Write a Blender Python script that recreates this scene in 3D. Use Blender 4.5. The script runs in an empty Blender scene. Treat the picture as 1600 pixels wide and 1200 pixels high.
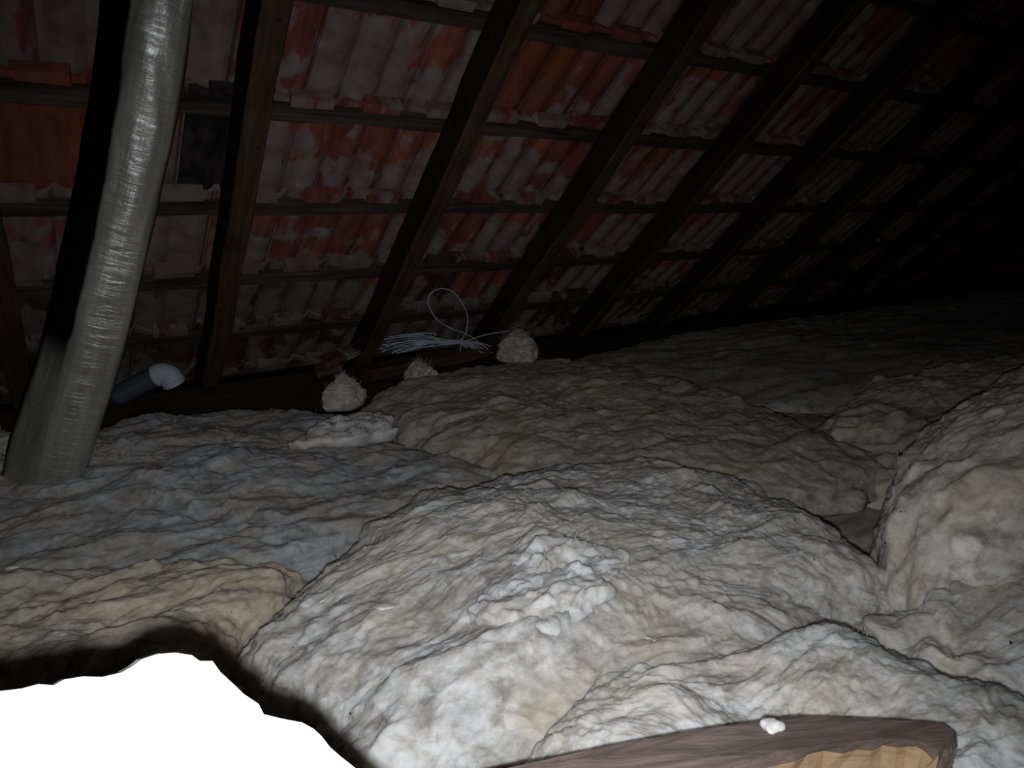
import bpy, bmesh, math, random
import numpy as np
from mathutils import Vector, Matrix

# ------------------------------------------------------------------ camera, light, exposure
scene = bpy.context.scene
COL = scene.collection
F = 1100.0                     # focal length in pixels of the 1600x1200 frame
PITCH = math.radians(14.01)    # looking down
YAW = math.radians(35.08)      # turned right from the eaves' perpendicular
CZ = 0.90                      # camera height above the ceiling deck
cam_d = bpy.data.cameras.new('camera')
cam = bpy.data.objects.new('camera', cam_d)
COL.objects.link(cam)
cam.location = (0, 0, CZ)
cam.rotation_euler = (math.pi/2 - PITCH, 0, -YAW)
cam_d.sensor_width = 36.0
cam_d.lens = 36.0 * F / 1600.0
cam_d.clip_start = 0.02
scene.camera = cam

fwd = np.array([math.sin(YAW)*math.cos(PITCH), math.cos(YAW)*math.cos(PITCH), -math.sin(PITCH)])
rgt = np.array([math.cos(YAW), -math.sin(YAW), 0.0])
upv = np.cross(rgt, fwd)

world = bpy.data.worlds.new('night'); scene.world = world
world.use_nodes = True
world.node_tree.nodes['Background'].inputs[0].default_value = (0.55, 0.6, 0.7, 1)
world.node_tree.nodes['Background'].inputs[1].default_value = 0.004

# the phone's flash, a few centimetres low and left of the lens
fl_d = bpy.data.lights.new('phone_flash', 'SPOT')
fl_d.energy = 31.5
fl_d.spot_size = math.radians(110); fl_d.spot_blend = 1.0
fl_d.shadow_soft_size = 0.007
fl_d.color = (0.975, 0.985, 1.0)
fl = bpy.data.objects.new('phone_flash', fl_d)
COL.objects.link(fl)
fl.location = tuple(np.array([0, 0, CZ]) - 0.004*rgt - 0.027*upv)
fl.rotation_euler = (math.pi/2 - PITCH - math.radians(8.0), 0, -YAW + math.radians(2.5))

scene.cycles.diffuse_bounces = 3
vs = scene.view_settings
vs.view_transform = 'Standard'; vs.look = 'None'; vs.gamma = 1.0
vs.use_curve_mapping = False
vs.exposure = 0.0

# ------------------------------------------------------------------ geometry helpers
def ray(px, py):
    return rgt*(px-800)/F + upv*(600-py)/F + fwd
def at_z(px, py, z):                     # z relative to the camera
    d = ray(px, py); t = z/d[2]
    p = d*t; return np.array([p[0], p[1], p[2]+CZ])
def at_y(px, py, y):
    d = ray(px, py); p = d*(y/d[1]); return np.array([p[0], p[1], p[2]+CZ])
def at_t(px, py, dist):
    d = ray(px, py); d = d/np.linalg.norm(d); p = d*dist
    return np.array([p[0], p[1], p[2]+CZ])

def tag(o, label=None, cat=None, group=None, kind=None):
    if label: o['label'] = label
    if cat: o['category'] = cat
    if group: o['group'] = group
    if kind: o['kind'] = kind
    return o
def link(name, me, parent=None, loc=None):
    o = bpy.data.objects.new(name, me); COL.objects.link(o)
    if parent is not None: o.parent = parent
    if loc is not None: o.location = loc
    return o
def mesh(name, verts, faces, mats, smooth=True, idx=None):
    me = bpy.data.meshes.new(name)
    me.from_pydata([tuple(v) for v in verts], [], faces)
    for m in (mats if isinstance(mats, (list, tuple)) else [mats]): me.materials.append(m)
    if idx is not None: me.polygons.foreach_set('material_index', np.asarray(idx, dtype=np.int32))
    me.polygons.foreach_set('use_smooth', np.full(len(me.polygons), smooth))
    me.update()
    return me
def bm_mesh(name, bm, mats, smooth=False):
    bmesh.ops.recalc_face_normals(bm, faces=bm.faces)
    me = bpy.data.meshes.new(name); bm.to_mesh(me); bm.free()
    for m in (mats if isinstance(mats, (list, tuple)) else [mats]): me.materials.append(m)
    me.polygons.foreach_set('use_smooth', np.full(len(me.polygons), smooth))
    return me

# gradient noise, vectorised
_rng = np.random.default_rng(7)
_perm = _rng.permutation(512).astype(np.int64)
_grad = _rng.normal(size=(512, 3)); _grad /= np.linalg.norm(_grad, axis=1)[:, None]
def pnoise(p):
    p = np.asarray(p, dtype=np.float64)
    i = np.floor(p).astype(np.int64); f = p - i
    u = f*f*f*(f*(f*6-15)+10)
    out = 0
    for dx in (0, 1):
        wx = u[:, 0] if dx else 1-u[:, 0]
        hx = _perm[(i[:, 0]+dx) & 511]
        for dy in (0, 1):
            wy = u[:, 1] if dy else 1-u[:, 1]
            hy = _perm[(hx+i[:, 1]+dy) & 511]
            for dz in (0, 1):
                wz = u[:, 2] if dz else 1-u[:, 2]
                g = _grad[_perm[(hy+i[:, 2]+dz) & 511]]
                d = g[:, 0]*(f[:, 0]-dx)+g[:, 1]*(f[:, 1]-dy)+g[:, 2]*(f[:, 2]-dz)
                out = out + wx*wy*wz*d
    return out*1.5
def fbm(p, oct=3, gain=0.5):
    a, s, r = 1.0, 1.0, 0
    for k in range(oct):
        r = r + a*pnoise(p*s + 17.3*k); a *= gain; s *= 2.03
    return r
def smooth_closed(pts, n):
    pts = np.asarray(pts, float); m = len(pts); res = []
    per = max(2, n//m)
    for i in range(m):
        p0, p1, p2, p3 = pts[i-1], pts[i], pts[(i+1) % m], pts[(i+2) % m]
        for k in range(per):
            t = k/per
            res.append(0.5*((2*p1)+(-p0+p2)*t+(2*p0-5*p1+4*p2-p3)*t*t+(-p0+3*p1-3*p2+p3)*t**3))
    return np.array(res)
def resample_closed(pts, n):
    c = np.vstack([pts, pts[:1]]); d = np.r_[0, np.cumsum(np.linalg.norm(np.diff(c, axis=0), axis=1))]
    t = np.linspace(0, d[-1], n, endpoint=False)
    return np.stack([np.interp(t, d, c[:, k]) for k in range(c.shape[1])], 1)
def catmull(pts, per=8):
    pts = np.asarray(pts, float); q = np.vstack([2*pts[0]-pts[1], pts, 2*pts[-1]-pts[-2]]); res = []
    for i in range(1, len(q)-2):
        for k in range(per):
            t = k/per; p0, p1, p2, p3 = q[i-1:i+3]
            res.append(0.5*((2*p1)+(-p0+p2)*t+(2*p0-5*p1+4*p2-p3)*t*t+(-p0+3*p1-3*p2+p3)*t**3))
    res.append(q[-2]); return np.array(res)
def tube(pts, rad, seg=6, cap=True):
    pts = np.asarray(pts, float); n = len(pts); V = []; Fc = []
    rads = rad if np.ndim(rad) else np.full(n, rad)
    T = np.gradient(pts, axis=0); T /= np.linalg.norm(T, axis=1)[:, None]+1e-12
    a = np.cross(T[0], [0, 0, 1.0]);
    if np.linalg.norm(a) < 1e-3: a = np.cross(T[0], [1.0, 0, 0])
    a /= np.linalg.norm(a)
    for i in range(n):
        a = a - T[i]*np.dot(a, T[i]); a /= np.linalg.norm(a); b = np.cross(T[i], a)
        for k in range(seg):
            w = 2*math.pi*k/seg; V.append(pts[i]+rads[i]*(math.cos(w)*a+math.sin(w)*b))
    for i in range(n-1):
        for k in range(seg):
            Fc.append((i*seg+k, i*seg+(k+1) % seg, (i+1)*seg+(k+1) % seg, (i+1)*seg+k))
    if cap:
        Fc.append(tuple(range(seg))[::-1]); Fc.append(tuple((n-1)*seg+k for k in range(seg)))
    return V, Fc

# ------------------------------------------------------------------ materials
def newmat(name):
    m = bpy.data.materials.new(name); m.use_nodes = True
    nt = m.node_tree; return m, nt, nt.nodes['Principled BSDF']
def N(nt, t, **kw):
    n = nt.nodes.new(t)
    for k, v in kw.items():
        if k in n.inputs: n.inputs[k].default_value = v
        else: setattr(n, k, v)
    return n
def L(nt, a, b): nt.links.new(a, b)
def ramp(nt, fac, stops):
    r = nt.nodes.new('ShaderNodeValToRGB'); cr = r.color_ramp
    while len(cr.elements) < len(stops): cr.elements.new(0.5)
    for e, (p, c) in zip(cr.elements, stops):
        e.position = p; e.color = (c[0], c[1], c[2], 1) if len(c) == 3 else c
    L(nt, fac, r.inputs[0]); return r.outputs[0]
def mixc(nt, fac, a, b, mode='MIX'):
    m = nt.nodes.new('ShaderNodeMix'); m.data_type = 'RGBA'; m.blend_type = mode
    for sock, v in ((m.inputs[0], fac), (m.inputs[6], a), (m.inputs[7], b)):
        if hasattr(v, 'is_output'): L(nt, v, sock)
        elif np.ndim(v): sock.default_value = (*v[:3], 1)
        else: sock.default_value = v
    return m.outputs[2]
def mth(nt, op, a, b=None):
    m = nt.nodes.new('ShaderNodeMath'); m.operation = op
    for sock, v in ((m.inputs[0], a), (m.inputs[1], b)):
        if v is None: continue
        if hasattr(v, 'is_output'): L(nt, v, sock)
        else: sock.default_value = v
    return m.outputs[0]
def objcoord(nt, scale=(1, 1, 1), rnd=0.0):
    tc = nt.nodes.new('ShaderNodeTexCoord'); mp = nt.nodes.new('ShaderNodeMapping')
    mp.inputs['Scale'].default_value = scale
    L(nt, tc.outputs['Object'], mp.inputs['Vector'])
    if rnd:
        oi = nt.nodes.new('ShaderNodeObjectInfo')
        L(nt, mth(nt, 'MULTIPLY', oi.outputs['Random'], rnd), mp.inputs['Location'])
    return mp.outputs['Vector']
def noise(nt, vec, scale, detail=4, rough=0.55, dist=0.0):
    n = N(nt, 'ShaderNodeTexNoise', Scale=scale, Detail=detail, Roughness=rough, Distortion=dist)
    L(nt, vec, n.inputs['Vector']); return n.outputs['Fac']
def bump(nt, h, bsdf, strength=0.5, dist=0.01):
    b = N(nt, 'ShaderNodeBump', Strength=strength, Distance=dist)
    L(nt, h, b.inputs['Height']); L(nt, b.outputs[0], bsdf.inputs['Normal']); return b

def wool_material():
    m, nt, b = newmat('glass_wool')
    v = objcoord(nt, (1, 1, 1.6), 31.0)
    oi = nt.nodes.new('ShaderNodeObjectInfo')
    big = noise(nt, v, 5.0, 3, 0.5, 0.6)
    mid = noise(nt, v, 21.0, 4, 0.6, 0.8)
    fine = noise(nt, v, 75.0, 4, 0.65, 0.4)
    base = ramp(nt, mid, [(0.34, (0.38, 0.37, 0.35)), (0.47, (0.62, 0.61, 0.59)), (0.58, (0.80, 0.80, 0.80))])
    cream = ramp(nt, big, [(0.42, (0, 0, 0)), (0.62, (1, 1, 1))])
    c1 = mixc(nt, mth(nt, 'MULTIPLY', cream, 0.6), base, (0.68, 0.60, 0.46))
    grey = noise(nt, v, 9.0, 4, 0.6, 0.3)
    gm = ramp(nt, grey, [(0.55, (0, 0, 0)), (0.72, (1, 1, 1))])
    c2 = mixc(nt, mth(nt, 'MULTIPLY', gm, 0.5), c1, (0.50, 0.52, 0.55))
    spots = ramp(nt, noise(nt, v, 34.0, 3, 0.55, 0.9), [(0.56, (0, 0, 0)), (0.70, (1, 1, 1))])
    c2 = mixc(nt, mth(nt, 'MULTIPLY', spots, 0.55), c2, (0.88, 0.89, 0.90))
    fm = ramp(nt, fine, [(0.30, (0.82, 0.81, 0.80)), (0.6, (1, 1, 1))])
    c3 = mixc(nt, 1.0, c2, fm, 'MULTIPLY')
    c4 = mixc(nt, 1.0, c3, oi.outputs['Color'], 'MULTIPLY')
    L(nt, c4, b.inputs['Base Color'])
    b.inputs['Roughness'].default_value = 0.95
    b.inputs['Specular IOR Level'].default_value = 0.12
    b.inputs['Subsurface Weight'].default_value = 0.6
    b.inputs['Subsurface Radius'].default_value = (1.0, 0.9, 0.75)
    b.inputs['Subsurface Scale'].default_value = 0.028
    h = mth(nt, 'ADD', mth(nt, 'MULTIPLY', fine, 0.6), noise(nt, v, 220.0, 3, 0.6))
    bump(nt, h, b, 0.28, 0.005)
    return m
def wood_material(name, dark, mid, light, rough=0.75, grain=1.0, bstr=0.5, spec=0.3):
    # grain runs along local X
    m, nt, b = newmat(name)
    v = objcoord(nt, (0.9*grain, 16, 16), 13.0)
    g = noise(nt, v, 3.2, 6, 0.65, 0.9)
    v2 = objcoord(nt, (1, 1, 1), 5.0)
    blot = noise(nt, v2, 6.0, 4, 0.6)
    c = ramp(nt, g, [(0.28, dark), (0.5, mid), (0.74, light)])
    d = ramp(nt, blot, [(0.3, (0.55, 0.53, 0.52)), (0.65, (1.05, 1.05, 1.05))])
    c = mixc(nt, 1.0, c, d, 'MULTIPLY')
    L(nt, c, b.inputs['Base Color'])
    b.inputs['Roughness'].default_value = rough
    b.inputs['Specular IOR Level'].default_value = spec
    bump(nt, g, b, bstr, 0.004)
    return m
def tile_material(name, clay_hi, clay_lo, grey_amount, dark=1.0):
    m, nt, b = newmat(name)
    tc = nt.nodes.new('ShaderNodeTexCoord'); oi = nt.nodes.new('ShaderNodeObjectInfo')
    mp = nt.nodes.new('ShaderNodeMapping'); L(nt, tc.outputs['Object'], mp.inputs['Vector'])
    L(nt, mth(nt, 'MULTIPLY', oi.outputs['Random'], 53.0), mp.inputs['Location'])
    v = mp.outputs['Vector']
    st = nt.nodes.new('ShaderNodeMapping'); st.inputs['Scale'].default_value = (3.0, 0.8, 1)
    L(nt, v, st.inputs['Vector'])
    streak = noise(nt, st.outputs['Vector'], 12.0, 3, 0.5, 0.4)
    blot = noise(nt, v, 8.0, 2, 0.5, 0.5)
    fine = noise(nt, v, 60.0, 3, 0.6)
    clay = ramp(nt, streak, [(0.3, clay_lo), (0.62, clay_hi)])
    rv = ramp(nt, oi.outputs['Random'], [(0.0, (0.72, 0.70, 0.70)), (0.5, (1, 1, 1)), (1.0, (1.18, 1.08, 1.0))])
    clay = mixc(nt, 1.0, clay, rv, 'MULTIPLY')
    # lime bloom, thicker toward the tail, with scalloped edges
    sep = nt.nodes.new('ShaderNodeSeparateXYZ'); L(nt, tc.outputs['Object'], sep.inputs[0])
    tail = mth(nt, 'MULTIPLY', sep.outputs[1], -1.1)         # local Y falls toward the tail
    w = mth(nt, 'SINE', mth(nt, 'MULTIPLY', sep.outputs[0], 60.0))
    k = mth(nt, 'ADD', mth(nt, 'ADD', blot, tail), mth(nt, 'MULTIPLY', w, 0.035))
    k = mth(nt, 'ADD', k, mth(nt, 'MULTIPLY', mth(nt, 'SUBTRACT', oi.outputs['Random'], 0.5), 0.35))
    k = mth(nt, 'ADD', k, mth(nt, 'MULTIPLY', mth(nt, 'SUBTRACT', streak, 0.5), 0.5))
    head = mth(nt, 'MULTIPLY', mth(nt, 'GREATER_THAN', sep.outputs[1], 0.03), 0.28)
    k = mth(nt, 'ADD', k, head)
    mask = ramp(nt, k, [(0.575, (0, 0, 0)), (0.65, (1, 1, 1))])
    tint = noise(nt, v, 16.0, 3, 0.55)
    bloom = ramp(nt, tint, [(0.28, (0.21, 0.145, 0.13)), (0.48, (0.33, 0.255, 0.245)), (0.62, (0.35, 0.31, 0.315)), (0.78, (0.50, 0.44, 0.43))])
    c = mixc(nt, mth(nt, 'MULTIPLY', mask, grey_amount), clay, bloom)
    c = mixc(nt, 1.0, c, (dark*0.86, dark*0.84, dark*0.85), 'MULTIPLY')
    L(nt, c, b.inputs['Base Color'])
    b.inputs['Roughness'].default_value = 0.72
    b.inputs['Specular IOR Level'].default_value = 0.25
    bump(nt, fine, b, 0.25, 0.003)
    return m

M_WOOL = wool_material()
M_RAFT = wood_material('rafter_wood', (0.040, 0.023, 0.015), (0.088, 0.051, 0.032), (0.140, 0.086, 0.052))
M_RSIDE = wood_material('dark_sawn_wood', (0.016, 0.012, 0.010), (0.032, 0.024, 0.020), (0.050, 0.038, 0.031), rough=0.95, spec=0.05)  # darker brown wood for the rafters' sides, backs and ends
M_BATT = wood_material('batten_wood', (0.030, 0.022, 0.018), (0.075, 0.058, 0.047), (0.150, 0.120, 0.100))
M_PLATE = wood_material('wall_plate_wood', (0.012, 0.009, 0.008), (0.026, 0.019, 0.016), (0.045, 0.032, 0.026), rough=0.9, spec=0.1)
M_TILE = tile_material('clay_tile', (0.45, 0.145, 0.098), (0.25, 0.078, 0.056), 0.88)
M_TILEN = tile_material('clean_clay_tile', (0.36, 0.095, 0.042), (0.24, 0.06, 0.03), 0.12)
M_TILED = tile_material('dark_tile', (0.035, 0.034, 0.036), (0.02, 0.02, 0.022), 0.1)

# ------------------------------------------------------------------ the setting: deck and roof slope
TH = math.radians(44.17); D = 1.468; DEP = 0.106
nrm = np.array([0, math.sin(TH), math.cos(TH)]); slp = np.array([0, -math.cos(TH), math.sin(TH)])
ex = np.array([1.0, 0, 0])
def roofpt(X, s, off=0.0):               # X along the eaves, s up the slope, off outward from rafter undersides
    p = ex*X + slp*s + nrm*(D+off); return np.array([p[0], p[1], p[2]+CZ])
ROT = Matrix(((1, 0, 0), (0, slp[1], nrm[1]), (0, slp[2], nrm[2])))   # local x = eaves, y = up slope, z = outward
# (columns are ex, slp, nrm)

def box_bm(bm, lo, hi, mi=0):
    vs_ = [bm.verts.new((x, y, z)) for x in (lo[0], hi[0]) for y in (lo[1], hi[1]) for z in (lo[2], hi[2])]
    for f in ((0, 1, 3, 2), (4, 6, 7, 5), (0, 4, 5, 1), (2, 3, 7, 6), (0, 2, 6, 4), (1, 5, 7, 3)):
        fc = bm.faces.new([vs_[k] for k in f]); fc.material_index = mi
m, nt, b_ = newmat('deck_board')
cdk = noise(nt, objcoord(nt), 8.0)
L(nt, ramp(nt, cdk, [(0.3, (0.05, 0.04, 0.03)), (0.7, (0.11, 0.085, 0.06))]), b_.inputs['Base Color'])
b_.inputs['Roughness'].default_value = 0.9
bm = bmesh.new(); box_bm(bm, (-2.2, -0.3, -0.03), (11.0, 3.3, 0.0))
floor = link('floor', bm_mesh('floor', bm, m)); tag(floor, 'dark ceiling deck under the insulation', kind='structure')

roof = link('roof', None)
tag(roof, 'underside of the red clay tile roof slope', kind='structure')
roof.empty_display_size = 0.1

def place(o, p):
    o.matrix_local = Matrix.Translation(Vector(p)) @ ROT.to_4x4()

BATTENS = [0.10, -0.25, -0.60, -0.945, -1.29, -1.65, -1.99, -2.31, -2.62]
GAUGE = 0.345; TW = 0.207
rnd = random.Random(3)

# --- battens: sawn laths with wavy edges, nailed over the rafters
def batten_mesh(seed):
    n = 60; x0, x1 = -1.4, 10.0; V = []; Fc = []
    r = np.random.default_rng(seed)
    for i in range(n+1):
        x = x0+(x1-x0)*i/n
        j = 0.004*r.normal(size=4)
        for (y, z), jj in zip(((0, 0), (0.042, 0), (0.042, 0.03), (0, 0.03)), j):
            V.append((x, y+jj*0.7, z+(jj*0.2 if z else 0)))
    for i in range(n):
        for k in range(4):
            Fc.append((i*4+k, i*4+(k+1) % 4, (i+1)*4+(k+1) % 4, (i+1)*4+k))
    Fc += [(3, 2, 1, 0), (n*4, n*4+1, n*4+2, n*4+3)]
    return mesh('batten', V, Fc, M_BATT, smooth=False)
for k, s in enumerate(BATTENS):
    o = link('batten', batten_mesh(k), roof); place(o, roofpt(0, s, DEP))

# --- interlocking clay tiles with two troughs, seen from below
def tile_mesh(mat, seed):
    r = np.random.default_rng(seed)
    nu, V, Fc = 16, [], []
    ylen = [0.055, 0.0, -0.18, -0.375]          # head (above its batten) to tail
    zoff = [0.000, 0.004, 0.018, 0.034]
    def prof(u):                                 # u in 0..1 across the tile, outward offset
        t = (u*2) % 1.0
        z = -0.017*math.sin(math.pi*min(1, max(0, (t-0.12)/0.76)))
        if u > 0.93: z += 0.010
        return z+0.017
    nrow = len(ylen)
    for side, th in ((0, 0.0), (1, 0.014)):
        for y, z in zip(ylen, zoff):
            for i in range(nu+1):
                u = i/nu
                V.append(((u-0.5)*(TW+0.012), y+0.002*r.normal()*(y < -0.3), z+prof(u)+th))
    S = nrow*(nu+1)
    for j in range(nrow-1):
        for i in range(nu):
            a = j*(nu+1)+i
            Fc.append((a, a+1, a+nu+2, a+nu+1)); Fc.append((S+a, S+a+nu+1, S+a+nu+2, S+a+1))
    for i in range(nu):
        Fc.append((i+1, i, S+i, S+i+1)); a = (nrow-1)*(nu+1)+i; Fc.append((a, a+1, S+a+1, S+a))
    for j in range(nrow-1):
        a = j*(nu+1); Fc.append((a, a+nu+1, S+a+nu+1, S+a)); a += nu; Fc.append((a+nu+1, a, S+a, S+a+nu+1))
    # hanging nib on the up-slope side of the batten
    for cx, w in ((-0.005, 0.058),):
        b0 = len(V)
        for x in (cx-w, cx+w):
            for y in (0.046, 0.074):
                for z in (-0.020, 0.02):
                    V.append((x+0.004*r.normal(), y+0.003*r.normal(), z))
        for f in ((0, 1, 3, 2), (4, 6, 7, 5), (0, 4, 5, 1), (2, 3, 7, 6), (0, 2, 6, 4), (1, 5, 7, 3)):
            Fc.append(tuple(b0+k for k in f))
    me = mesh('roof_tile', V, Fc, mat, smooth=False)
    return me
TM = [tile_mesh(M_TILE, k) for k in range(4)]
M_TILEG = tile_material('dark_greyed_tile', (0.22, 0.10, 0.08), (0.14, 0.07, 0.06), 0.92, dark=0.75)  # greyer, darker clay, mostly for the tile rows nearest the eaves
TMG = [tile_mesh(M_TILEG, k+20) for k in range(2)]
TMN = tile_mesh(M_TILEN, 11); TMD = tile_mesh(M_TILED, 12)
X_JOINT = 0.742
NCOL0, NCOL1 = -9, 25
far = []
SPECIAL = {(4, -4): TMN, (4, -5): TMN, (4, -2): TMD, (3, 3): TMN, (2, 3): TMN}
for r_, s in enumerate(BATTENS):
    for c in range(NCOL0, 44):
        X = X_JOINT + (c+0.5+(0.5 if r_ == 4 else 0))*TW + rnd.uniform(-0.003, 0.003)
        p = roofpt(X, s+rnd.uniform(-0.006, 0.006), DEP+0.03)
        if c > NCOL1 or r_ in (0,) and c < 8:
            if c > NCOL1: far.append((p, rnd.randrange(4)))
            continue
        me = SPECIAL.get((r_, c), TM[rnd.randrange(4)] if r_ < 6 or rnd.random() < (0.45 if r_ == 6 else 0.15) else TMG[rnd.randrange(2)])
        o = link('roof_tile', me, roof); place(o, p)
        o.rotation_euler.rotate_axis('Z', rnd.uniform(-0.012, 0.012))
bm = bmesh.new()
for p, k in far:
    t = bmesh.new(); t.from_mesh(TM[k]); t.transform(Matrix.Translation(Vector(p)) @ ROT.to_4x4())
    tmp = bpy.data.meshes.new('t'); t.to_mesh(tmp); t.free(); bm.from_mesh(tmp); bpy.data.meshes.remove(tmp)
o = link('far_tiles', bm_mesh('far_tiles', bm, M_TILE), roof); tag(o, kind='stuff')

# ------------------------------------------------------------------ rafters
RX = [-0.62, 0.0, 0.588, 1.213, 1.848, 2.456, 3.062, 3.69, 4.31, 4.93, 5.55, 6.17, 6.8]
RLAB = {
 -0.62: 'roof rafter just outside the left picture edge',
 0.0: 'dark rafter at the left picture edge, left of the grey strut',
 0.588: 'brown rafter beside the grey strut, standing behind the white pipe mouth',
 1.213: 'brown rafter whose foot ends at the left end of the white cable bundle',
 1.848: 'brown rafter whose foot ends behind the tuft right of the cables',
 2.456: 'dim rafter, third of the rafters right of the grey strut counted after the cable one',
}
ORD = ['third', 'fourth', 'fifth', 'sixth', 'seventh', 'eighth', 'ninth', 'tenth', 'eleventh', 'twelfth', 'thirteenth']
def rafter_mesh(seed, s0, s1):
    r = np.random.default_rng(seed); n = 26; w, h = 0.066, DEP; V = []; Fc = []; idx = []
    c = 0.005
    sec = [(-w+c, 0), (-c, 0), (0, c), (0, h), (-w, h), (-w, c)]
    ph = r.uniform(0, 6, 4)
    for i in range(n+1):
        x = s0+(s1-s0)*i/n
        wob = 0.004*math.sin(x*3+ph[0])+0.002*math.sin(x*9+ph[1])
        for k, (a, z) in enumerate(sec):
            V.append((x, -(a+wob+0.0015*r.normal()), z+(0.002*math.sin(x*5+ph[2]+k) if z < h else 0)))
    m_ = len(sec)
    for i in range(n):
        for k in range(m_):
            Fc.append((i*m_+k, i*m_+(k+1) % m_, (i+1)*m_+(k+1) % m_, (i+1)*m_+k))
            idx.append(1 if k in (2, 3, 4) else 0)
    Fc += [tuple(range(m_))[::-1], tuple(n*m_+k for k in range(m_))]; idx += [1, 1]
    return mesh('rafter', V, Fc, [M_RAFT, M_RSIDE], smooth=False, idx=idx)
# local x = up slope, local y = -eaves, local z = outward
ROTR = Matrix(((0, -1, 0), (slp[1], 0, nrm[1]), (slp[2], 0, nrm[2])))
nailm, nt, b_ = newmat('nail_steel'); b_.inputs['Base Color'].default_value = (0.02, 0.018, 0.017, 1); b_.inputs['Roughness'].default_value = 0.6
def disc_mesh(name, r, h, mat, seg=8):
    V = [(r*math.cos(2*math.pi*k/seg), r*math.sin(2*math.pi*k/seg), z) for z in (0, -h) for k in range(seg)]
    Fc = [tuple(range(seg)), tuple(range(seg, 2*seg))[::-1]]+[(k, k+seg, (k+1) % seg+seg, (k+1) % seg) for k in range(seg)]
    return mesh(name, V, Fc, mat, smooth=False)
NAIL = disc_mesh('nail_head', 0.0055, 0.003, nailm)
for i, X in enumerate(RX):
    if X < -0.3: continue
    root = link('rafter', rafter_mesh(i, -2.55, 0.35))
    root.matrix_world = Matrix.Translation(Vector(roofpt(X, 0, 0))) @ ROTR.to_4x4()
    j = i-3
    lab = RLAB.get(X)
    if X >= 2.4:
        lab = ('%s rafter to the right of the grey strut, in the dim right part' % ORD[i-4]) if i-4 < len(ORD) else 'far rafter in the dark'
        lab = {10: 'black rafter sixth to the right of the one behind the wool tuft',
               11: 'black rafter seventh to the right of the one behind the wool tuft', 5: 'dim rafter just right of the one ending behind the wool tuft',
               6: 'dark rafter second to the right of the one ending behind the wool tuft',
               7: 'very dark rafter third to the right of the one behind the wool tuft',
               8: 'nearly black rafter fourth to the right of the one behind the wool tuft',
               9: 'nearly black rafter fifth to the right of the one behind the wool tuft'}.get(i, 'last black rafter before the darkness at the far right end')
    tag(root, lab, 'rafter', 'roof rafters')
    if 2 <= i <= 5:
        for s in BATTENS[2:7]:
            q = link('nail_head', NAIL, root); q.location = (s+0.02+rnd.uniform(-.02, .02), 0.033+rnd.uniform(-.018, .018), 0.0005)

# ------------------------------------------------------------------ wall plate along the eaves
bm = bmesh.new(); box_bm(bm, (-5.8, -0.065, -0.16), (5.8, 0.065, 0.0))
bmesh.ops.subdivide_edges(bm, edges=[e for e in bm.edges if e.calc_length() > 5], cuts=70)
bmesh.ops.bevel(bm, geom=[e for e in bm.edges], offset=0.004, segments=1, affect='EDGES') if False else None
pr = np.random.default_rng(5)
for v in bm.verts:
    v.co.y += 0.004*pr.normal(); v.co.z += 0.003*pr.normal()
plate = link('wall_plate', bm_mesh('wall_plate', bm, M_PLATE), None, (4.6, 2.845, CZ-0.655))
tag(plate, 'long blackened timber beam along the eaves under the rafter feet', 'beam')

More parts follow.
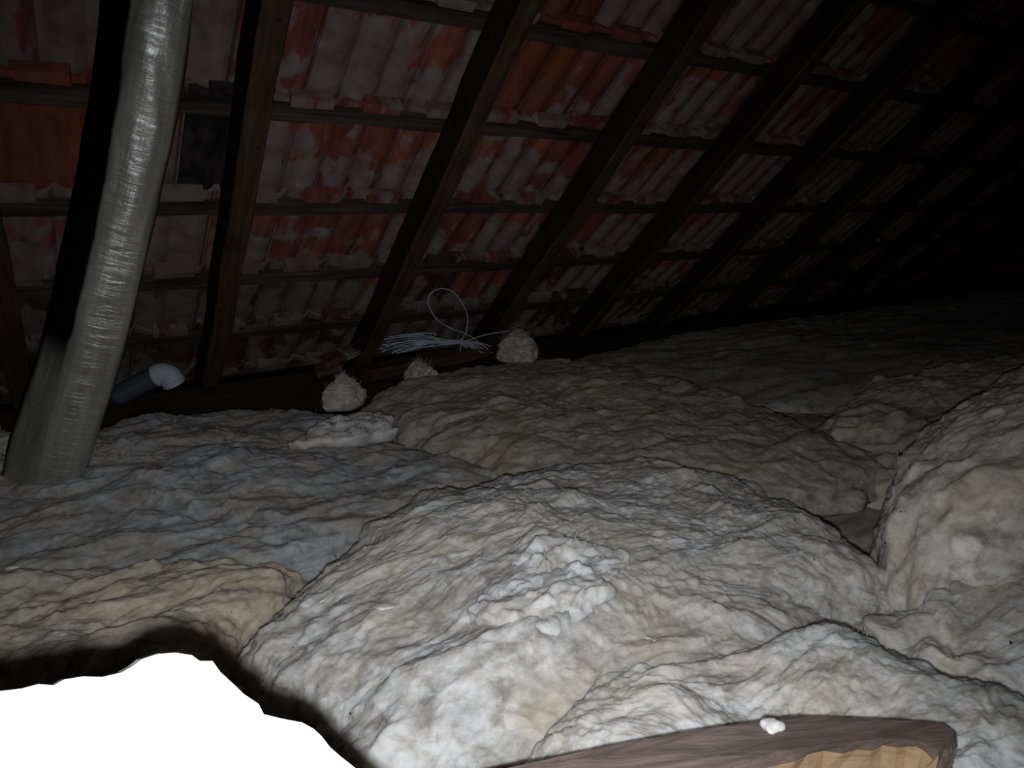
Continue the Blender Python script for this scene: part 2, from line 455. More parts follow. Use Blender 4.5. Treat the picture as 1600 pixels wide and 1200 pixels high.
# ------------------------------------------------------------------ glass wool batts
def batt_mesh(name, outline, ztop, thick, z_under, nth, nr, seed, p=3.0, bumps=(), amp=1.0, tilt=None, edge_noise=0.03, fine=1.0, grain=0.0, nscale=1.0):
    """outline: world xy polygon; ztop: height of the crown; thick: how far the edge rolls down"""
    rng = np.random.default_rng(seed)
    o = resample_closed(smooth_closed(outline, 240), nth)
    c = o.mean(0)
    ang = np.arange(nth)/nth*2*math.pi
    # ragged edge
    en = fbm(np.c_[o*7, np.full(nth, seed*3.1)], 3)*edge_noise
    d = o-c; dl = np.linalg.norm(d, axis=1)[:, None]; o = o+d/dl*en[:, None]
    rr = np.concatenate([[0.02], np.linspace(0.04, 0.80, int(nr*0.72)), 1-0.2*(1-np.linspace(0, 1, nr-int(nr*0.72)+1)[1:])**1.5])
    rr = np.clip(rr, 0, 1)
    R, A = np.meshgrid(rr, np.arange(nth), indexing='ij')
    XY = c + R[..., None]*(o-c)[A]
    zt = np.full(R.shape, ztop)
    if tilt is not None: zt = zt + (XY[..., 0]-c[0])*tilt[0] + (XY[..., 1]-c[1])*tilt[1]
    for bx_, by_, rad, a in bumps:
        zt = zt + a*np.exp(-((XY[..., 0]-bx_)**2+(XY[..., 1]-by_)**2)/(rad*rad))
    roll = 1-np.power(np.clip(1-R**p, 0, 1), 1.0/2.2)
    Z = zt - thick*roll
    P = np.dstack([XY, Z])
    # normals of the smooth shape
    dr = np.gradient(P, axis=0); da = (np.roll(P, -1, 1)-np.roll(P, 1, 1))
    n = np.cross(dr, da); n /= np.linalg.norm(n, axis=2)[..., None]+1e-9
    n = np.where(n[..., 2:3] < 0, -n, n)
    q = P.reshape(-1, 3); off = seed*5.7
    q = q*nscale
    ca, sa = math.cos(grain), math.sin(grain)
    w = np.c_[(q[:, 0]*ca+q[:, 1]*sa)*0.75, (-q[:, 0]*sa+q[:, 1]*ca)*1.15, q[:, 2]*1.5]
    warp = np.c_[fbm(w*6+off, 2), fbm(w*6+off+9, 2), fbm(w*6+off+21, 2)]*0.05
    ww = w+warp
    b1 = fbm(ww*3.2+off, 2)*0.036
    bl = (np.abs(pnoise(ww*7.0+off))-0.22)*0.022
    tr = fbm(ww*6.0+off+40, 3)*5.0; fr = tr-np.floor(tr)           # torn layers: small ledges
    ter = (np.floor(tr)+np.clip((fr-0.62)/0.38, 0, 1)**1.5)*0.0014
    b2 = fbm(ww*12+off+3, 3, 0.5)*0.0095
    b3 = fbm(ww*np.array([70, 70, 95])+off, 3, 0.6)*0.0030*fine
    pf = np.clip(pnoise(ww*15+off+60)-0.05, 0, 1)*0.024+np.clip(pnoise(ww*31+off+80)-0.1, 0, 1)*0.011   # soft clumps
    disp = (amp*(b1+bl+ter+b2+pf)+b3)/nscale**0.6
    P = P+n*disp.reshape(R.shape)[..., None]
    P[..., 2] = np.maximum(P[..., 2], z_under+0.004)
    nrow = len(rr)
    V = P.reshape(-1, 3)
    # underside: one ring at the bottom edge, closed by a fan
    ring = o.copy(); ring = c+(ring-c)*0.96
    V = np.vstack([V, np.c_[ring, np.full(nth, z_under)], [[c[0], c[1], z_under]], [[c[0], c[1], P[0, :, 2].mean()]]])
    i0 = np.arange(nth); i1 = (i0+1) % nth
    quads = []
    for j in range(nrow):
        a = j*nth
        quads.append(np.stack([a+i0, a+nth+i0, a+nth+i1, a+i1], 1))
    quads = np.concatenate(quads)
    base = nrow*nth
    tb = np.stack([base+i0, np.full(nth, base+nth), base+i1], 1)
    tt = np.stack([np.full(nth, base+nth+1), i0, i1], 1)
    ctr = np.array([c[0], c[1], z_under]); V = V-ctr
    me = bpy.data.meshes.new(name)
    me.vertices.add(len(V)); me.vertices.foreach_set('co', V.astype(np.float32).ravel())
    loops = np.concatenate([quads.ravel(), tb.ravel(), tt.ravel()]).astype(np.int32)
    starts = np.concatenate([np.arange(len(quads))*4, len(quads)*4+np.arange(len(tb)+len(tt))*3]).astype(np.int32)
    me.loops.add(len(loops)); me.loops.foreach_set('vertex_index', loops)
    me.polygons.add(len(starts)); me.polygons.foreach_set('loop_start', starts)
    me.polygons.foreach_set('use_smooth', np.ones(len(starts), dtype=bool))
    me.materials.append(M_WOOL); me.update(); me.validate()
    return me, ctr
def fibres(o, me, n, seed):
    """fine glass fibres lying on and just off the wool surface"""
    rng = np.random.default_rng(seed+500)
    co = np.empty(len(me.vertices)*3, np.float32); me.vertices.foreach_get('co', co); co = co.reshape(-1, 3).astype(float)
    no = np.empty(len(me.vertices)*3, np.float32); me.vertices.foreach_get('normal', no); no = no.reshape(-1, 3).astype(float)
    r2 = np.hypot(co[:, 0], co[:, 1]); w = np.where(no[:, 2] > 0.2, r2, 0); w /= w.sum()
    k = rng.choice(len(co), n, p=w); b, nn = co[k], no[k]
    d = rng.normal(size=(n, 3)); d -= nn*(d*nn).sum(1)[:, None]; d /= np.linalg.norm(d, axis=1)[:, None]
    d += nn*rng.uniform(-0.05, 0.45, size=(n, 1))
    ln = rng.uniform(0.006, 0.026, size=(n, 1)); bend = rng.normal(size=(n, 3))*ln*0.25
    rad = rng.uniform(0.00018, 0.00042, size=(n, 1))
    side = np.cross(d, nn); side /= np.linalg.norm(side, axis=1)[:, None]
    P = [b-nn*0.001, b+d*ln*0.4+bend*0.35, b+d*ln*0.75+bend*0.8, b+d*ln+bend*1.6]
    V = np.stack([q+off*rad for q in P for off in (side, -0.5*side+0.87*nn, -0.5*side-0.87*nn)], 1).reshape(-1, 3)
    f = np.array([(j*3+a, j*3+(a+1) % 3, j*3+3+(a+1) % 3, j*3+3+a) for j in range(3) for a in range(3)])
    F_ = (np.arange(n)[:, None, None]*12+f[None]).reshape(-1, 4)
    fm = bpy.data.meshes.new('fibres'); fm.vertices.add(len(V)); fm.vertices.foreach_set('co', V.astype(np.float32).ravel())
    fm.loops.add(F_.size); fm.loops.foreach_set('vertex_index', F_.ravel().astype(np.int32))
    fm.polygons.add(len(F_)); fm.polygons.foreach_set('loop_start', (np.arange(len(F_))*4).astype(np.int32))
    fm.materials.append(M_FIBRE); fm.update()
    q = link('fibres', fm, o); q['kind'] = 'stuff'
    return q
m, nt, b_ = newmat('glass_fibre'); b_.inputs['Base Color'].default_value = (0.80, 0.79, 0.75, 1); b_.inputs['Roughness'].default_value = 0.6
M_FIBRE = m
def batt(label, px, zref, ztop=None, thick=0.12, seed=1, nth=640, nr=120, col=(1, 1, 1), bumps=(), group='glass wool batts', name='insulation_batt', cat='insulation', under=0.135, fuzz=0, **kw):
    out = np.array([at_z(x, y, zref)[:2] for x, y in px])
    out[:, 1] = np.minimum(out[:, 1], 2.67)
    ztop = zref if ztop is None else ztop
    bw = []
    for bx_, by_, rad, a in bumps:
        w = at_z(bx_, by_, zref); bw.append((w[0], w[1], rad, a))
    me, ctr = batt_mesh(name, out, ztop+CZ, thick, under, nth, nr, seed, bumps=bw, **kw)
    o = link(name, me, None, ctr); o.color = (*col, 1)
    if fuzz: fibres(o, me, fuzz, seed)
    tag(o, label, cat, group); return o

# low base layer between the joists
def base_layer():
    out = np.array([(-1.8, -0.2), (-1.8, 1.4), (-1.8, 2.58), (0.5, 2.60), (3, 2.60), (6, 2.60), (8.6, 2.5), (8.6, 1.2), (8.6, -0.2), (5, -0.2), (2, -0.2), (0, -0.2)])
    me, ctr = batt_mesh('insulation_layer', out, CZ-0.805, 0.05, 0.0, 700, 150, 40, p=14.0, amp=0.5)
    o = link('insulation_layer', me, None, ctr); o.color = (0.8, 0.77, 0.72, 1)
    tag(o, 'flat lower layer of glass wool filling the floor between the batts', 'insulation'); return o
base_layer()

batt('greyed dusty batt on the left, at the foot of the grey strut',
     [(-300, 770), (-100, 752), (0, 735), (130, 688), (290, 640), (450, 628), (560, 645), (690, 692), (790, 722), (730, 752), (620, 800), (500, 852), (380, 872), (200, 880), (0, 915), (-300, 960)],
     -0.66, fuzz=4000, thick=0.07, seed=1, col=(0.66, 0.68, 0.72), amp=0.8, p=5, bumps=[(60, 735, 0.4, 0.07)])
batt('tan stained batt at the front left, behind the torn white board',
     [(-350, 915), (0, 875), (200, 842), (350, 830), (470, 838), (440, 890), (370, 945), (345, 1000), (400, 1120), (330, 1300), (-350, 1300)],
     -0.64, ztop=-0.642, fuzz=3000, thick=0.10, seed=2, col=(1.0, 0.94, 0.84), p=5)
batt('large white mounded batt in the middle of the foreground',
     [(350, 980), (400, 925), (490, 850), (620, 772), (740, 737), (830, 712), (990, 700), (1100, 706), (1220, 735), (1330, 790), (1400, 850), (1440, 895), (1340, 940), (1300, 1010), (1250, 1120), (1100, 1330), (560, 1330), (420, 1100)],
     -0.60, ztop=-0.575, fuzz=9000, thick=0.14, seed=3, nth=900, nr=190, col=(1.0, 1.0, 1.0), amp=0.62, p=4, bumps=[(820, 900, 0.28, 0.05)])
batt('white batt at the front right, under the broken timber end',
     [(870, 1025), (1000, 985), (1150, 968), (1330, 975), (1460, 1005), (1600, 1065), (1850, 1150), (1950, 1500), (800, 1500), (760, 1180)],
     -0.54, ztop=-0.53, fuzz=5000, thick=0.12, seed=4, nth=800, nr=150, col=(1.08, 1.09, 1.11), amp=0.7, p=5)
batt('narrow batt strip on the right, between the high lump and the front batt',
     [(1330, 945), (1450, 898), (1600, 872), (1850, 850), (1900, 1280), (1700, 1190), (1600, 1130), (1450, 1050)],
     -0.565, fuzz=2500, thick=0.12, seed=5, col=(1.10, 1.11, 1.12), p=5)
batt('high bulging batt at the right picture edge',
     [(1385, 790), (1395, 730), (1470, 650), (1600, 600), (1850, 570), (2100, 640), (2100, 860), (1800, 880), (1600, 885), (1470, 892), (1415, 850)],
     -0.52, ztop=-0.38, fuzz=4000, thick=0.30, seed=6, nth=800, nr=150, col=(1.28, 1.25, 1.18), amp=0.75, edge_noise=0.012, p=4)
batt('brownish batt in the middle distance, in front of the cable bundle',
     [(565, 620), (640, 585), (760, 562), (880, 555), (1000, 570), (1150, 612), (1290, 662), (1390, 705), (1330, 750), (1150, 770), (1000, 770), (850, 750), (700, 695)],
     -0.66, ztop=-0.64, thick=0.10, seed=7, col=(0.76, 0.71, 0.65), amp=0.65, p=5)
batt('sloping batt behind the high bulging one at right',
     [(1285, 640), (1340, 592), (1450, 572), (1600, 560), (1900, 560), (1950, 720), (1600, 740), (1400, 715), (1310, 670)],
     -0.62, ztop=-0.57, thick=0.14, seed=8, nth=480, nr=90, col=(1.05, 0.98, 0.88), p=4, tilt=(0.05, -0.02))
batt('dark far batt along the eaves in the right background',
     [(855, 560), (960, 530), (1100, 503), (1300, 472), (1500, 452), (1900, 425), (2100, 480), (1700, 540), (1450, 570), (1320, 610), (1150, 605), (1000, 572)],
     -0.66, thick=0.08, seed=9, nth=640, nr=90, col=(0.70, 0.69, 0.68), amp=0.6, p=6)

# loose tufts
def tuft(label, px, py, z, r, h, seed, col=(1, 1, 1), under=None):
    c = at_z(px, py, z); rng = np.random.default_rng(seed)
    out = np.array([(c[0]+r*(1+0.35*rng.normal())*math.cos(a), c[1]+0.7*r*(1+0.3*rng.normal())*math.sin(a)) for a in np.linspace(0, 2*math.pi, 9)[:-1]])
    me, ctr = batt_mesh('wool_tuft', out, c[2]+h, h*1.1, c[2]-0.03, 160, 40, seed, p=1.5, amp=1.1, edge_noise=0.03, nscale=2.6)
    o = link('wool_tuft', me, None, ctr); o.color = (*col, 1)
    n = int(110*min(1.5, h/0.06)) if h > 0.04 else 4; V, Fc = [], []
    mv = np.empty(len(me.vertices)*3, np.float32); me.vertices.foreach_get('co', mv); mv = mv.reshape(-1, 3)
    for i in range(n):
        b0 = mv[rng.integers(0, len(mv)-170)].astype(float)
        d = b0-np.array([0, 0, 0.02]); d = d/(np.linalg.norm(d)+1e-6)+rng.normal(size=3)*0.7; d /= np.linalg.norm(d)
        ln = r*rng.uniform(0.08, 0.3); bend = rng.normal(size=3)*ln*0.5
        P = [b0-d*0.006, b0+d*ln*0.5+bend*0.3, b0+d*ln+bend]
        Vt, Ft = tube(catmull(P, 3), 0.0009, 3); q0 = len(V); V += list(Vt); Fc += [tuple(q0+k for k in f) for f in Ft]
    fb = link('fibres', mesh('fibres', V, Fc, M_WOOL), o); fb.color = o.color; fb['kind'] = 'stuff'
    tag(o, label, 'insulation', 'loose wool tufts'); return o
tuft('pale wool tuft at the right end of the white cables', 805, 553, -0.655, 0.115, 0.10, 51, (0.95, 0.92, 0.82))
tuft('pale wool tuft below the cable bundle, hanging over a dark gap', 655, 590, -0.66, 0.065, 0.06, 52, (0.92, 0.92, 0.86))
tuft('pale upright wool tuft left of the dark gap under the cables', 545, 625, -0.67, 0.06, 0.085, 53, (0.92, 0.92, 0.90))
tuft('white torn flap of wool on the grey left batt', 560, 668, -0.635, 0.15, 0.012, 54, (1, 1, 1.02))
tuft('clean white patch of wool on top of the large middle batt', 868, 912, -0.535, 0.12, 0.018, 55, (1.2, 1.22, 1.26))
tuft('wool tuft at the left picture edge, left of the strut foot', 5, 712, -0.64, 0.05, 0.05, 56, (1, 0.98, 0.92))

# ------------------------------------------------------------------ leaning strut
pb = at_z(92, 728, -0.58); pbv = pb-np.array([0, 0, CZ]); db = np.linalg.norm(pbv)
rt = ray(254, -10); rt = rt/np.linalg.norm(rt)
dt = float(np.dot(pbv, rt))*1.02
pt = rt*dt+np.array([0, 0, CZ])
axis = (pt-pb)/np.linalg.norm(pt-pb)
view = -(pt-np.array([0, 0, CZ])); view /= np.linalg.norm(view)
side = np.cross(axis, view); side /= np.linalg.norm(side)      # one lateral direction
if np.dot(side, rgt) < 0: side = -side
front = np.cross(side, axis); front /= np.linalg.norm(front)
if np.dot(front, view) < 0: front = -front
length = np.linalg.norm(pt-pb)
STRUT_LEN = float(length)
m, nt, b_ = newmat('grey_weathered_timber')
v = objcoord(nt, (14, 2.2, 2.2), 0); g = noise(nt, v, 4.0, 5, 0.6, 1.2)
v2 = objcoord(nt, (1.2, 12, 12), 0); g2 = noise(nt, v2, 3.0, 5, 0.6, 0.5)
c = ramp(nt, g2, [(0.3, (0.14, 0.138, 0.128)), (0.55, (0.24, 0.237, 0.225)), (0.75, (0.36, 0.355, 0.34))])
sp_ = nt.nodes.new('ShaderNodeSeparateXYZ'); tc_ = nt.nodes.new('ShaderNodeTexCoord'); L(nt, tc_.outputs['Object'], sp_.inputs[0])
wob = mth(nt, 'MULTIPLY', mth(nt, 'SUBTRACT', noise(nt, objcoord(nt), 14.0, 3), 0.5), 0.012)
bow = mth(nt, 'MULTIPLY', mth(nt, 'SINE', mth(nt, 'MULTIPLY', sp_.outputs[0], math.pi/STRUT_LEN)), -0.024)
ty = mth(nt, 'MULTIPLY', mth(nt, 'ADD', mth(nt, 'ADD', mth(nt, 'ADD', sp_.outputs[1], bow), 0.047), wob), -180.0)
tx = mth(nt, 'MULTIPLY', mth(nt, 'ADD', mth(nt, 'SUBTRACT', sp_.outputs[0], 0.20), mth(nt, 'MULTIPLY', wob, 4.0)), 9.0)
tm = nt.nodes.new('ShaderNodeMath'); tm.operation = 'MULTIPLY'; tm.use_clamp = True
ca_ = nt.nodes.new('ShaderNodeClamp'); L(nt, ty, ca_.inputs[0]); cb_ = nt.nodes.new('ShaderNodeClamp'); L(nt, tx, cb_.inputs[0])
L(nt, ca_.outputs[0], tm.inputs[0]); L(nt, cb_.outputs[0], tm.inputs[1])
c = mixc(nt, tm.outputs[0], c, (0.004, 0.004, 0.005))  # shade on the strut's left face, painted into the colour as near-black
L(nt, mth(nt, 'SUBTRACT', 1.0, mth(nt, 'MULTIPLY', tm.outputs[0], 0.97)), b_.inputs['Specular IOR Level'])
L(nt, c, b_.inputs['Base Color']); b_.inputs['Roughness'].default_value = 0.33; b_.inputs['IOR'].default_value = 1.85
bump(nt, mth(nt, 'ADD', g, mth(nt, 'MULTIPLY', g2, 0.4)), b_, 0.6, 0.006)
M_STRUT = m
def strut_mesh():
    V, Fc, idx = [], [], []; r = np.random.default_rng(9); n = 110
    L0, L1 = -0.42, length+0.35
    wr, wl, dl = 0.096, 0.056, 0.06
    # section: right-back, right-front, corner(left-front), left-back ; front face spans wr, left face turns away
    sec = []
    for t in np.linspace(0, 1, 9): sec.append((0.5*wr-wr*t, 0.010*math.sin(math.pi*t)))          # front face
    for t in np.linspace(0, 1, 6)[1:]: sec.append((-0.5*wr-wl*t, -dl*t))                        # left face
    sec += [(0.5*wr-wl*0.75, -dl-0.035), (0.5*wr+0.008, -0.04)]
    m_ = len(sec)
    for i in range(n+1):
        x = L0+(L1-L0)*i/n
        base = 0.024*math.sin(math.pi*min(1, max(0, x/length)))+0.003*math.sin(x*9)
        fl_ = 1.0+0.05*math.exp(-((x-0.0)/0.30)**2)
        for k, (a, d) in enumerate(sec):
            q = np.array([[x*9, k*0.7, 1.3]]); j = 0.004*float(pnoise(q)[0])
            V.append((x, (a*fl_+base+j), d+j))
    for i in range(n):
        x = L0+(L1-L0)*(i+0.5)/n
        for k in range(m_):
            Fc.append((i*m_+k, i*m_+(k+1) % m_, (i+1)*m_+(k+1) % m_, (i+1)*m_+k))
            idx.append(0)
    Fc += [tuple(range(m_))[::-1], tuple(n*m_+k for k in range(m_))]; idx += [0, 0]
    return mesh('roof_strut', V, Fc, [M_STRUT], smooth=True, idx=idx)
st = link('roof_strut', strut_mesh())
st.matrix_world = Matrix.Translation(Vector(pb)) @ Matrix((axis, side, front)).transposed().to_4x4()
tag(st, 'thick grey leaning timber strut with shade painted black on its left side', 'strut')

# ------------------------------------------------------------------ torn white board in the near left corner
m, nt, b_ = newmat('white_plaster'); b_.inputs['Base Color'].default_value = (0.86, 0.86, 0.85, 1); b_.inputs['Roughness'].default_value = 0.9
edge = [(-260, 1118), (-120, 1098), (-40, 1086), (0, 1080), (34, 1076), (60, 1069), (84, 1071), (100, 1062), (130, 1057), (160, 1058), (190, 1051), (208, 1041), (222, 1030), (246, 1022), (274, 1020), (300, 1024), (312, 1033), (332, 1033), (344, 1050), (368, 1072), (380, 1084), (404, 1100), (412, 1116), (440, 1123), (472, 1129), (490, 1139), (502, 1150), (516, 1168), (532, 1182), (560, 1204), (600, 1240)]
# plane of the board: leans back a little, its foot on the deck
e0 = at_t(200, 1050, 0.43); cpos = np.array([0, 0, CZ])
bn = cpos-e0; bn[2] *= 0.55; bn /= np.linalg.norm(bn)
def on_board(x, y):
    d = ray(x, y); t = np.dot(e0-cpos, bn)/np.dot(d, bn); return cpos+d*t
pts = [on_board(*q) for q in edge]
br = np.cross([0, 0, 1.0], bn); br /= np.linalg.norm(br); bu = np.cross(bn, br)
poly = [(np.dot(p-e0, br), np.dot(p-e0, bu)) for p in pts]
zfoot = -(e0[2])/bu[2]+0.002
poly = poly+[(poly[-1][0], zfoot), (poly[0][0], zfoot)]
n_ = len(poly)
V = [(x, y, 0.0) for x, y in poly]+[(x-0.002, y-0.002, -0.0125) for x, y in poly]
Fc = [tuple(range(n_)), tuple(range(n_, 2*n_))[::-1]]+[(k, k+n_, (k+1) % n_+n_, (k+1) % n_) for k in range(n_)]
bd = link('torn_board', mesh('torn_board', V, Fc, m, smooth=False))
bd.matrix_world = Matrix.Translation(Vector(e0)) @ Matrix((br, bu, bn)).transposed().to_4x4()
tag(bd, 'glaring white torn board with ragged edge in the near left corner', 'board')

# ------------------------------------------------------------------ broken timber at the front right
M_OLD = wood_material('old_brown_timber', (0.11, 0.080, 0.070), (0.20, 0.150, 0.132), (0.33, 0.26, 0.23), grain=2.2, bstr=0.8)
M_RAW = wood_material('raw_broken_wood', (0.38, 0.24, 0.13), (0.56, 0.38, 0.22), (0.66, 0.50, 0.33), grain=2.5, bstr=0.9)
zt = -0.485
back = [(640, 1232), (780, 1202), (950, 1165), (1110, 1135), (1200, 1122), (1250, 1117), (1350, 1121), (1440, 1126), (1478, 1130)]
frnt = [(1496, 1142), (1488, 1158), (1466, 1166), (1420, 1154), (1340, 1157), (1240, 1172), (1150, 1192), (1080, 1210), (900, 1250), (700, 1290)]
back = [tuple(q) for q in catmull(back, 3)]; frnt = [tuple(q) for q in catmull(frnt, 4)]
top = [at_z(x, y, zt) for x, y in back+frnt]
o0 = np.mean(top, axis=0)
ax_ = at_z(1400, 1122, zt)-at_z(800, 1197, zt); ax_[2] = 0; ax_ /= np.linalg.norm(ax_); ay_ = np.cross([0, 0, 1.0], ax_)
loc2 = [(np.dot(p-o0, ax_), np.dot(p-o0, ay_)) for p in top]
n_ = len(loc2); nb = len(back); rng = np.random.default_rng(21)
V, Fc, idx = [], [], []
cx, cy = np.mean(loc2, axis=0)
layers = [(0.0, 0.90), (-0.004, 0.97), (-0.010, 1.0), (-0.03, 1.0), (-0.05, 0.99), (-0.07, 0.97)]
for z, sc in layers:
    for k, (x, y) in enumerate(loc2):
        ins = (1-sc)*0.03
        d = np.array([x-cx, y-cy]); d /= np.linalg.norm(d)
        jz = 0.0 if z < -0.06 or z == 0 else 0.0012*rng.normal()
        V.append((x-d[0]*ins, y-d[1]*ins+(0.0022*rng.normal() if k >= nb and z < -0.005 else 0), z+jz))
for l in range(len(layers)-1):
    for k in range(n_):
        a = l*n_+k; b2 = l*n_+(k+1) % n_
        Fc.append((a, a+n_, b2+n_, b2)); idx.append(1 if (k >= nb+8 and k < n_-2 and l >= 2) else 0)
Fc += [tuple(range(n_)), tuple((len(layers)-1)*n_+k for k in range(n_))[::-1]]; idx += [0, 0]
tb = link('broken_timber', mesh('broken_timber', V, Fc, [M_OLD, M_RAW], smooth=False, idx=idx))
tb.matrix_world = Matrix.Translation(Vector(o0)) @ Matrix((ax_, ay_, (0, 0, 1))).transposed().to_4x4()
tag(tb, 'brown broken timber with raw orange split face, at the bottom right', 'timber')

# ------------------------------------------------------------------ white pipe mouth by the eaves
m, nt, b_ = newmat('white_plastic'); b_.inputs['Base Color'].default_value = (0.62, 0.66, 0.74, 1); b_.inputs['Roughness'].default_value = 0.4
pc = at_y(266, 596, 2.66)
m2, nt, b_ = newmat('grey_plastic'); b_.inputs['Base Color'].default_value = (0.07, 0.085, 0.12, 1); b_.inputs['Roughness'].default_value = 0.5
def hollow(name, pts, ro, ri, mat, parent):
    Vo, Fo = tube(pts, ro, 20, cap=False); Vi, Fi = tube(pts, ri, 20, cap=False)
    no = len(Vo); Fc = list(Fo)+[tuple(no+k for k in f[::-1]) for f in Fi]
    for e in (0, len(pts)-1):
        for k in range(20):
            a, b2 = e*20+k, e*20+(k+1) % 20; Fc.append((a, b2, no+b2, no+a) if e else (b2, a, no+a, no+b2))
    return link(name, mesh(name, Vo+Vi, Fc, mat), parent)
pipe = link('vent_pipe', None, None, pc); pipe.empty_display_size = 0.05
hollow('elbow', catmull([(-0.040, 0.03, 0.018), (-0.018, 0.018, 0.026), (0.002, 0.004, 0.016), (0.012, -0.012, -0.008)], 6), 0.040, 0.036, m, pipe)
hollow('pipe_body', catmull([(-0.17, 0.07, -0.05), (-0.10, 0.05, -0.012), (-0.035, 0.027, 0.017)], 5), 0.036, 0.032, m2, pipe)
tag(pipe, 'white plastic pipe bend with open mouth, on the beam by the eaves', 'pipe')

# ------------------------------------------------------------------ cable bundle
m, nt, b_ = newmat('white_cable'); b_.inputs['Base Color'].default_value = (0.55, 0.62, 0.74, 1); b_.inputs['Roughness'].default_value = 0.45
M_CAB = m
CY = 2.62
corg = at_y(690, 545, CY)
cab = link('cable_bundle', None, None, corg); cab.empty_display_size = 0.05
tag(cab, 'bundle of thin white cables with one upright loop, under the rafters', 'cable')
rng = np.random.default_rng(33)
def strand(pxs, rad=0.0026, name='strand'):
    P = [at_y(x, y, CY+dy)-corg for x, y, dy in pxs]
    Vt, Ft = tube(catmull(P, 8), rad, 5); return link(name, mesh(name, Vt, Ft, M_CAB), cab)
lefts = [(607, 526), (600, 530), (604, 534), (598, 539), (594, 545), (596, 550), (612, 551), (620, 552), (625, 524), (640, 523), (603, 541), (599, 547), (615, 549), (610, 529), (630, 550)]
rights = [(795, 517), (768, 541), (766, 549), (720, 556), (752, 540), (760, 546), (745, 536), (735, 540), (728, 536), (755, 552), (740, 538), (730, 544), (770, 552), (725, 530), (748, 545)]
for (a, b2), (c_, d_) in zip(lefts, rights):
    j = lambda s: float(rng.normal()*s)
    y1 = 530+(b2-538)*0.55+j(1.2); y2 = 535+j(2.0)
    strand([(a, b2, j(0.02)), (a+42+j(5), y1+(b2-538)*0.15, 0.03+j(0.02)), (680+j(5), (y1+y2)/2, j(0.012)), (718+j(4), y2, j(0.01)), ((718+c_)/2+j(2), (y2+d_)/2+(-2 if c_ > 750 else 0), j(0.01)), (c_, d_, j(0.02))])
strand([(640, 545, 0), (700, 538, -0.01), (745, 536, -0.02), (762, 546, -0.01), (742, 530, 0), (727, 521, 0), (711, 515, 0), (697, 509, 0.01), (684, 500, 0.01), (675, 488, 0.015), (669, 473, 0.02), (673, 459, 0.02), (688, 451, 0.02), (706, 455, 0.02), (720, 470, 0.02), (730, 492, 0.02), (730, 512, 0.02), (726, 524, 0.02), (715, 535, 0.02)], 0.0028, 'loop')

# board carrying the cables
bm = bmesh.new(); box_bm(bm, (-0.30, -0.05, -0.045), (0.30, 0.05, 0.0))
bmesh.ops.subdivide_edges(bm, edges=list(bm.edges), cuts=3, use_grid_fill=True)
for v in bm.verts: v.co += Vector((0.006*rng.normal(), 0.004*rng.normal(), 0.003*rng.normal()))
pp = at_y(668, 556, 2.66)
ob = link('wood_offcut', bm_mesh('wood_offcut', bm, M_RAFT), None, pp); ob.rotation_euler = (0, -0.05, 0.05)
tag(ob, 'short brown board under the white cables', 'board')

# broken tile shards on the beam
def shard(label, px, py, y, lx, ly, lz, rz, mat, seed):
    bm = bmesh.new(); box_bm(bm, (-lx/2, -ly/2, -lz/2), (lx/2, ly/2, lz/2))
    bmesh.ops.subdivide_edges(bm, edges=list(bm.edges), cuts=2, use_grid_fill=True)
    r = np.random.default_rng(seed)
    for v in bm.verts: v.co += Vector((lx*0.06*r.normal(), ly*0.08*r.normal(), lz*0.12*r.normal()))
    o = link('tile_shard', bm_mesh('tile_shard', bm, mat), None, at_y(px, py, y)); o.rotation_euler = (0.15, -0.2, rz)
    tag(o, label, 'tile shard', 'broken tile shards'); return o
shard('grey broken tile shard lying left of the cables', 528, 556, 2.70, 0.16, 0.08, 0.022, 0.1, M_TILEG, 61)
shard('red broken tile shard below the grey one left of the cables', 512, 575, 2.68, 0.10, 0.07, 0.022, -0.1, M_TILEG, 62)

# ------------------------------------------------------------------ scraps and specks on the wool
dg = bpy.context.evaluated_depsgraph_get()
bpy.context.view_layer.update()
def drop(px, py):                                    # where the line of sight meets the wool
    d = Vector(ray(px, py)).normalized()
    hit, loc, nor, *_ = scene.ray_cast(bpy.context.evaluated_depsgraph_get(), Vector((0, 0, CZ))+d*0.55, d)
    return (np.array(loc), np.array(nor)) if hit else (at_z(px, py, -0.55), np.array([0, 0, 1.0]))
m, nt, b_ = newmat('white_fibre'); b_.inputs['Base Color'].default_value = (0.86, 0.86, 0.84, 1); b_.inputs['Roughness'].default_value = 0.8
M_FIB = m
m, nt, b_ = newmat('dark_grit'); b_.inputs['Base Color'].default_value = (0.03, 0.026, 0.022, 1); b_.inputs['Roughness'].default_value = 0.9
M_GRIT = m
def wisp(label, pxs, rad, flat=0.5, mat=None, name='fibre_wisp', cat='fibre', group='white fibre wisps'):
    P = []
    for x, y in pxs:
        p, n = drop(x, y); P.append(p+n*rad*0.8)
    P = catmull(P, 5); c0 = P[len(P)//2].copy(); n = len(P)
    taper = rad*(0.35+0.65*np.sin(np.linspace(0.15, math.pi-0.15, n)))
    Vt, Ft = tube(P-c0, taper, 6)
    o = link(name, mesh(name, Vt, Ft, mat or M_FIB), None, c0); tag(o, label, cat, group); return o
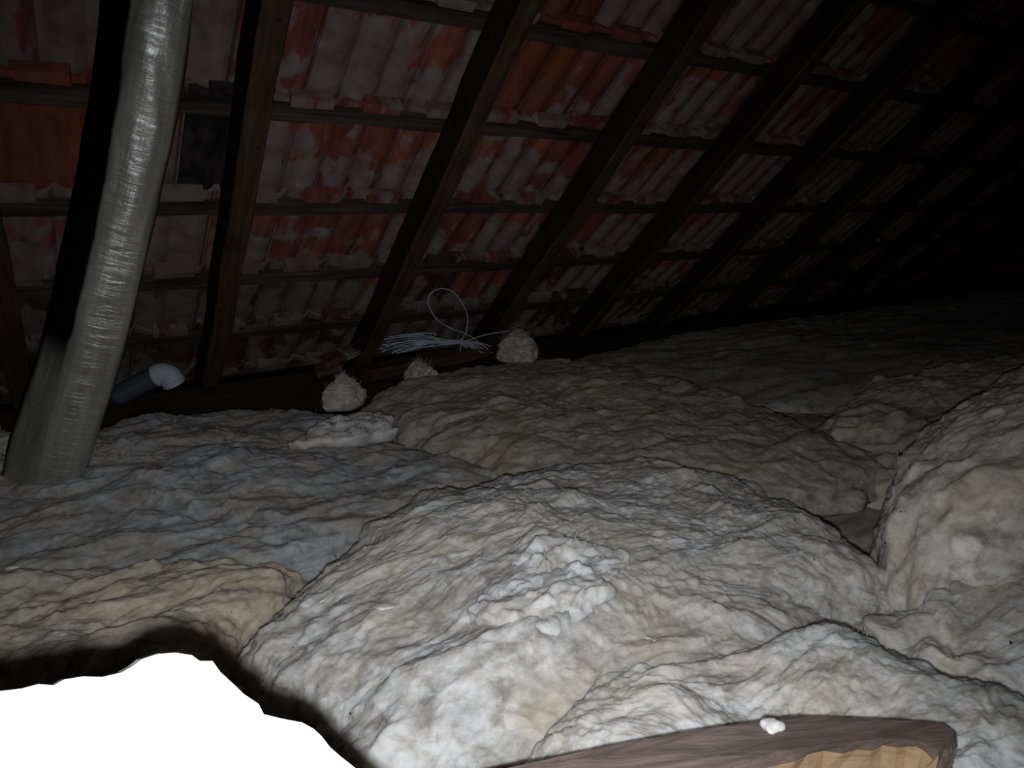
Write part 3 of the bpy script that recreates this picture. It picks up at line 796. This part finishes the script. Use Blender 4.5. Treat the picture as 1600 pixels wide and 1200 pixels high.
wisp('thin white wisp with a knot on the left slope of the middle batt', [(480, 950), (498, 940), (512, 933), (521, 922), (530, 914)], 0.0024)
wisp('flat white strip on the left of the middle batt', [(571, 948), (590, 950), (610, 949), (622, 946)], 0.0045)
wisp('white bent wisp at the left, above the torn board', [(78, 912), (86, 904), (94, 906), (102, 911)], 0.0024)
wisp('short white wisp on the far left batt edge', [(0, 893), (16, 888), (34, 884)], 0.004)
wisp('tiny white wisp on the middle batt near the front', [(645, 973), (651, 977), (656, 980)], 0.002)
wisp('pale streak of wool on the dent of the middle batt', [(996, 990), (1008, 994), (1022, 1000), (1030, 1006)], 0.003)
def speck(label, pxs, rad):
    wisp(label, pxs, rad, mat=M_GRIT, name='grit_speck', cat='debris', group='dark specks on the wool')
speck('dark speck beside the crack at the foot of the high right batt', [(1380, 847), (1384, 849), (1389, 850)], 0.0035)
speck('thin dark splinter on the right slope of the middle batt', [(1271, 865), (1272, 872), (1274, 879)], 0.0016)
speck('small dark speck at the top of the crack by the high right batt', [(1405, 797), (1407, 799), (1409, 801)], 0.003)
speck('dark speck above the left shadow of the torn board', [(457, 933), (459, 934), (461, 935)], 0.0018)
speck('dark speck close to the diagonal edge of the torn board', [(457, 1014), (458, 1012), (459, 1010)], 0.0018)
speck('dark speck at the bottom, right of the torn board', [(546, 1113), (548, 1116), (550, 1119)], 0.0016)
speck('dark splinter at the right picture edge', [(1577, 998), (1579, 1002), (1582, 1006)], 0.002)
speck('dark speck on the seam left of the middle batt', [(360, 957), (362, 956), (364, 955)], 0.002)

# scrap of wool on the timber
p, n = drop(1208, 1137)
rng = np.random.default_rng(77); bm = bmesh.new(); bmesh.ops.create_icosphere(bm, subdivisions=3, radius=0.008)
for v in bm.verts:
    k = 1+0.6*float(fbm(np.array([list(v.co*90)]), 2)[0]); v.co *= k; v.co.x *= 1.6; v.co.z *= 0.7
o = link('wool_scrap', bm_mesh('wool_scrap', bm, M_FIB, True), None, p+np.array([0, 0, 0.003])); tag(o, 'small white scrap of wool on the broken timber', 'insulation')
